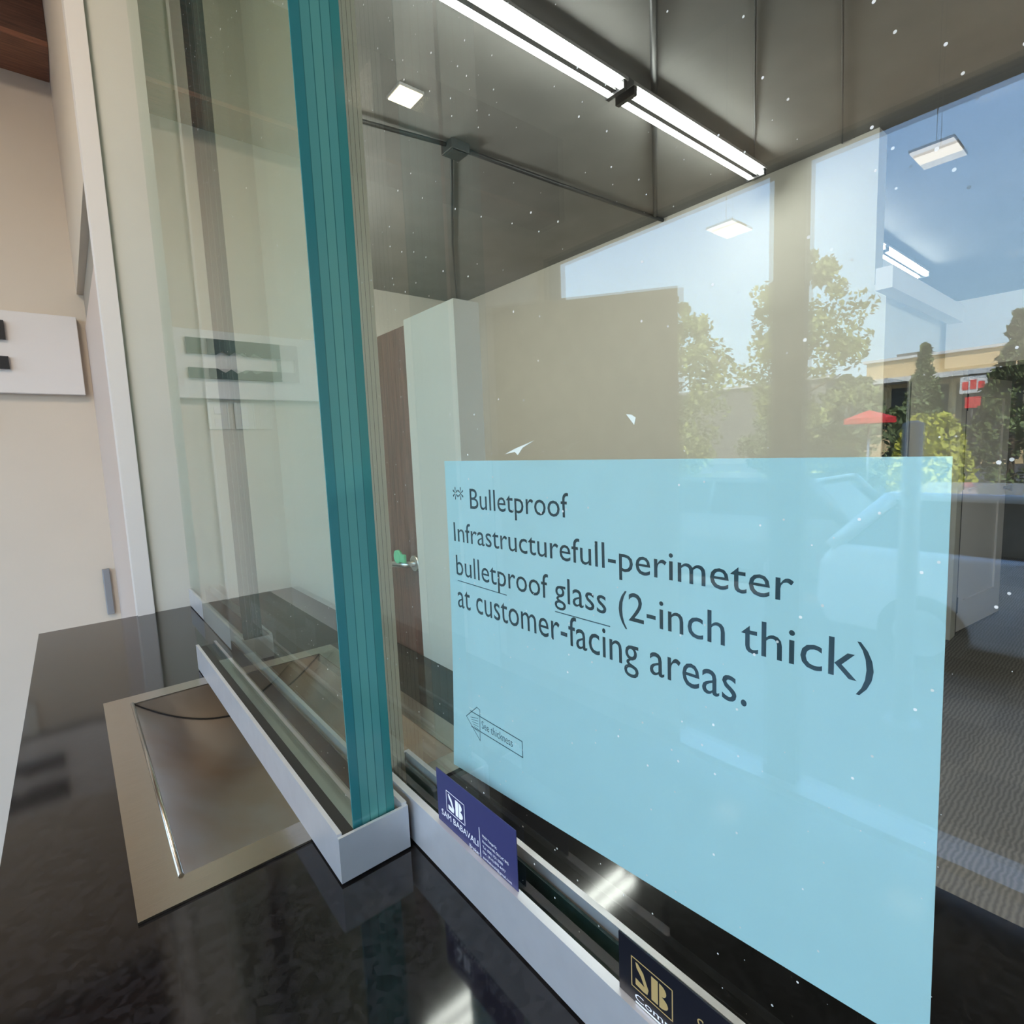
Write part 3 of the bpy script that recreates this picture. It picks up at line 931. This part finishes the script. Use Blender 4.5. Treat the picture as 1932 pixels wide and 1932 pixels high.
for (x, y, h, r, lab) in ((-22.0, 15.8, 4.6, 2.2, 'dark bushy tree mirrored at the left of the window, behind the street trees'), (-26.5, 11.6, 4.2, 1.9, 'dark bushy tree mirrored between the two street trees'), (-19.5, 6.6, 3.9, 1.5, 'dark bushy tree mirrored behind the tall street tree')):
    tree('bushy_tree', lab, x, y, h, r, 5000, M['leaf2'], 0.4, leaf=0.28, group='bushy trees')
for (x, y, h, r, lab) in ((-27.0, 6.5, 5.7, 1.3, 'conifer mirrored before the tan building, next to the street tree'), (-24.0, 3.3, 5.9, 1.5, 'dark conifer mirrored before the tan building at the right edge'), (-22.0, 5.5, 4.0, 0.9, 'short conifer mirrored between the two taller conifers')):
    tree('conifer', lab, x, y, h, r, 5500, M['leaf2'], 0.3, conical=True, leaf=0.22, group='conifers')

def shrub(name, label, x, y, rx_, ry_, h, n, lm, group=None, leaf=0.16):
    bm = bmesh.new()
    for i in range(n):
        a = random.uniform(0, 6.28)
        u = random.uniform(0.02, 1) ** 0.7
        w_ = math.sqrt(max(0, 1 - u * u * 0.9)) * random.uniform(0.75, 1.0)
        p = Vector((x + rx_ * w_ * math.cos(a), y + ry_ * w_ * math.sin(a), G + h * u))
        a1 = Vector((random.gauss(0, 1), random.gauss(0, 1), random.gauss(0, 1))).normalized()
        a2_ = a1.orthogonal().normalized()
        s = leaf * random.uniform(0.6, 1.1)
        bm.faces.new([bm.verts.new(p + a1 * s * 0.6), bm.verts.new(p + a2_ * s * 0.35), bm.verts.new(p - a1 * s * 0.6), bm.verts.new(p - a2_ * s * 0.35)])
    o = obj(name, bm, lm)
    return tag(o, label, 'shrub', group)
shrub('flowering_shrub', 'bright yellow-green shrub mirrored behind the white hatchback', -11.8, 2.75, 0.8, 0.75, 2.35, 1700, M['leafy'])
for (y, lm, lab) in ((9.0, 'leaf', 'green hedge shrub mirrored at the left, farthest along the kerb'), (6.9, 'leaf', 'green hedge shrub mirrored behind the slate grey car'), (5.0, 'leafy', 'yellowish hedge shrub mirrored near the window post'), (1.0, 'leaf', 'green hedge shrub mirrored next to the bright shrub'), (-1.0, 'leaf', 'green hedge shrub mirrored at the right edge above the car roofs')):
    shrub('hedge_shrub', lab, -12.2, y, 0.7, 0.85, 1.25, 1300, M[lm], 'hedge along the far kerb')

bl = thing('shop_building', 'tan stucco shop building with white canopy across the street', 'building', (-48, -2, G))
obj('wall', box(-56, -45, -24, 14.2, G, 5.25), M['stucco'], bl)
obj('parapet_cap', box(-56.2, -44.8, -24.2, 14.4, 5.25, 5.42), M['canopy'], bl)
obj('canopy', box(-45, -43.2, -24, 13.9, 3.60, 3.92), M['canopy'], bl)
for i in range(6):
    y = 12.6 - 3.6 * i
    f = obj('shop_window', box(-45.06, -44.98, y - 3.2, y, G + 0.3, 3.3), M['mull'], bl)
    obj('pane', box(-45.1, -45.06, y - 3.1, y - 0.1, G + 0.4, 3.2), M['shopglass'], f)
obj('rooftop_unit', box(-50, -48, 11.2, 13.2, 5.42, 6.0), M['stuccodark'], bl)
wb = thing('warehouse', 'low grey warehouse mirrored behind the trees at left', 'building', (-52, 28, G))
obj('wall', box(-62, -48, 18, 46, G, 4.9), M['stuccodark'], wb)
obj('roof', box(-62.3, -47.7, 17.7, 46.3, 4.9, 5.15), M['canopy'], wb)

UX, UY = -13.6, 4.3
um = thing('market_umbrella', 'bright red sun umbrella mirrored against the dark opening', 'umbrella', (UX, UY, G))
bm = bmesh.new()
tip = bm.verts.new((UX, UY, 0.60))
ring = [bm.verts.new((UX + 0.52 * math.cos(t), UY + 0.52 * math.sin(t), 0.42)) for t in [math.pi * i / 4 for i in range(8)]]
low = [bm.verts.new((v.co.x, v.co.y, 0.30)) for v in ring]
for i in range(8):
    bm.faces.new((tip, ring[i], ring[(i + 1) % 8]))
    bm.faces.new((ring[i], low[i], low[(i + 1) % 8], ring[(i + 1) % 8]))
obj('canopy', bm, M['red'], um)
obj('pole', tube([(UX, UY, G), (UX, UY, 0.59)], 0.025), M['rim'], um)

sg = thing('pylon_sign', 'white pylon sign with red blocks on a pole across the street', 'sign', (-38.0, 7.0, G))
obj('face', box(-38.0, -37.85, 6.3, 7.45, 2.15, 3.05), M['canopy'], sg)
bm = bmesh.new()
for i, (y, hh) in enumerate(((7.22, 0.42), (6.88, 0.5), (6.54, 0.4))):
    bx(bm, -37.85, -37.83, y - 0.13, y + 0.13, 2.35, 2.35 + hh)
obj('red_blocks', bm, M['red'], sg)
obj('lower_panel', box(-38.0, -37.85, 6.55, 7.2, 1.35, 1.95), M['red'], sg)
obj('pole', tube([(-37.95, 6.9, G), (-37.95, 6.9, 2.2)], 0.07), M['mull'], sg)

bo = thing('bollard', 'grey steel bollard on the storefront sidewalk mirrored in the glass', 'bollard', (-3.0, 0.83, FL - 0.06))
obj('post', tube([(-3.0, 0.84, FL - 0.06), (-3.0, 0.84, 0.06), (-3.0, 0.84, 0.075)], [0.045, 0.045, 0.02], 16), M['hingegrey'], bo)
obj('base_plate', tube([(-3.0, 0.84, FL - 0.06), (-3.0, 0.84, FL - 0.045)], 0.09, 20), M['hingegrey'], bo)

# ------------------------------------------------------------------ torn bits of clear tape left on the big panel
for (pts, lab) in (([(0.1490, 0.0140), (0.1462, 0.0136), (0.1440, 0.0122), (0.1448, 0.0092), (0.1462, 0.0108)], 'torn scrap of clear tape on the glass well above the notice'),
                   ([(0.2330, -0.0012), (0.2240, 0.0016), (0.2090, 0.0052), (0.2180, 0.0018), (0.2222, -0.0020), (0.2245, -0.0002)], 'torn scrap of clear tape on the glass just above the left of the notice')):
    o = obj('tape_scrap', prism(pts, 'x', 0.18775, 0.18795), M['tape'])
    tag(o, lab, 'tape')
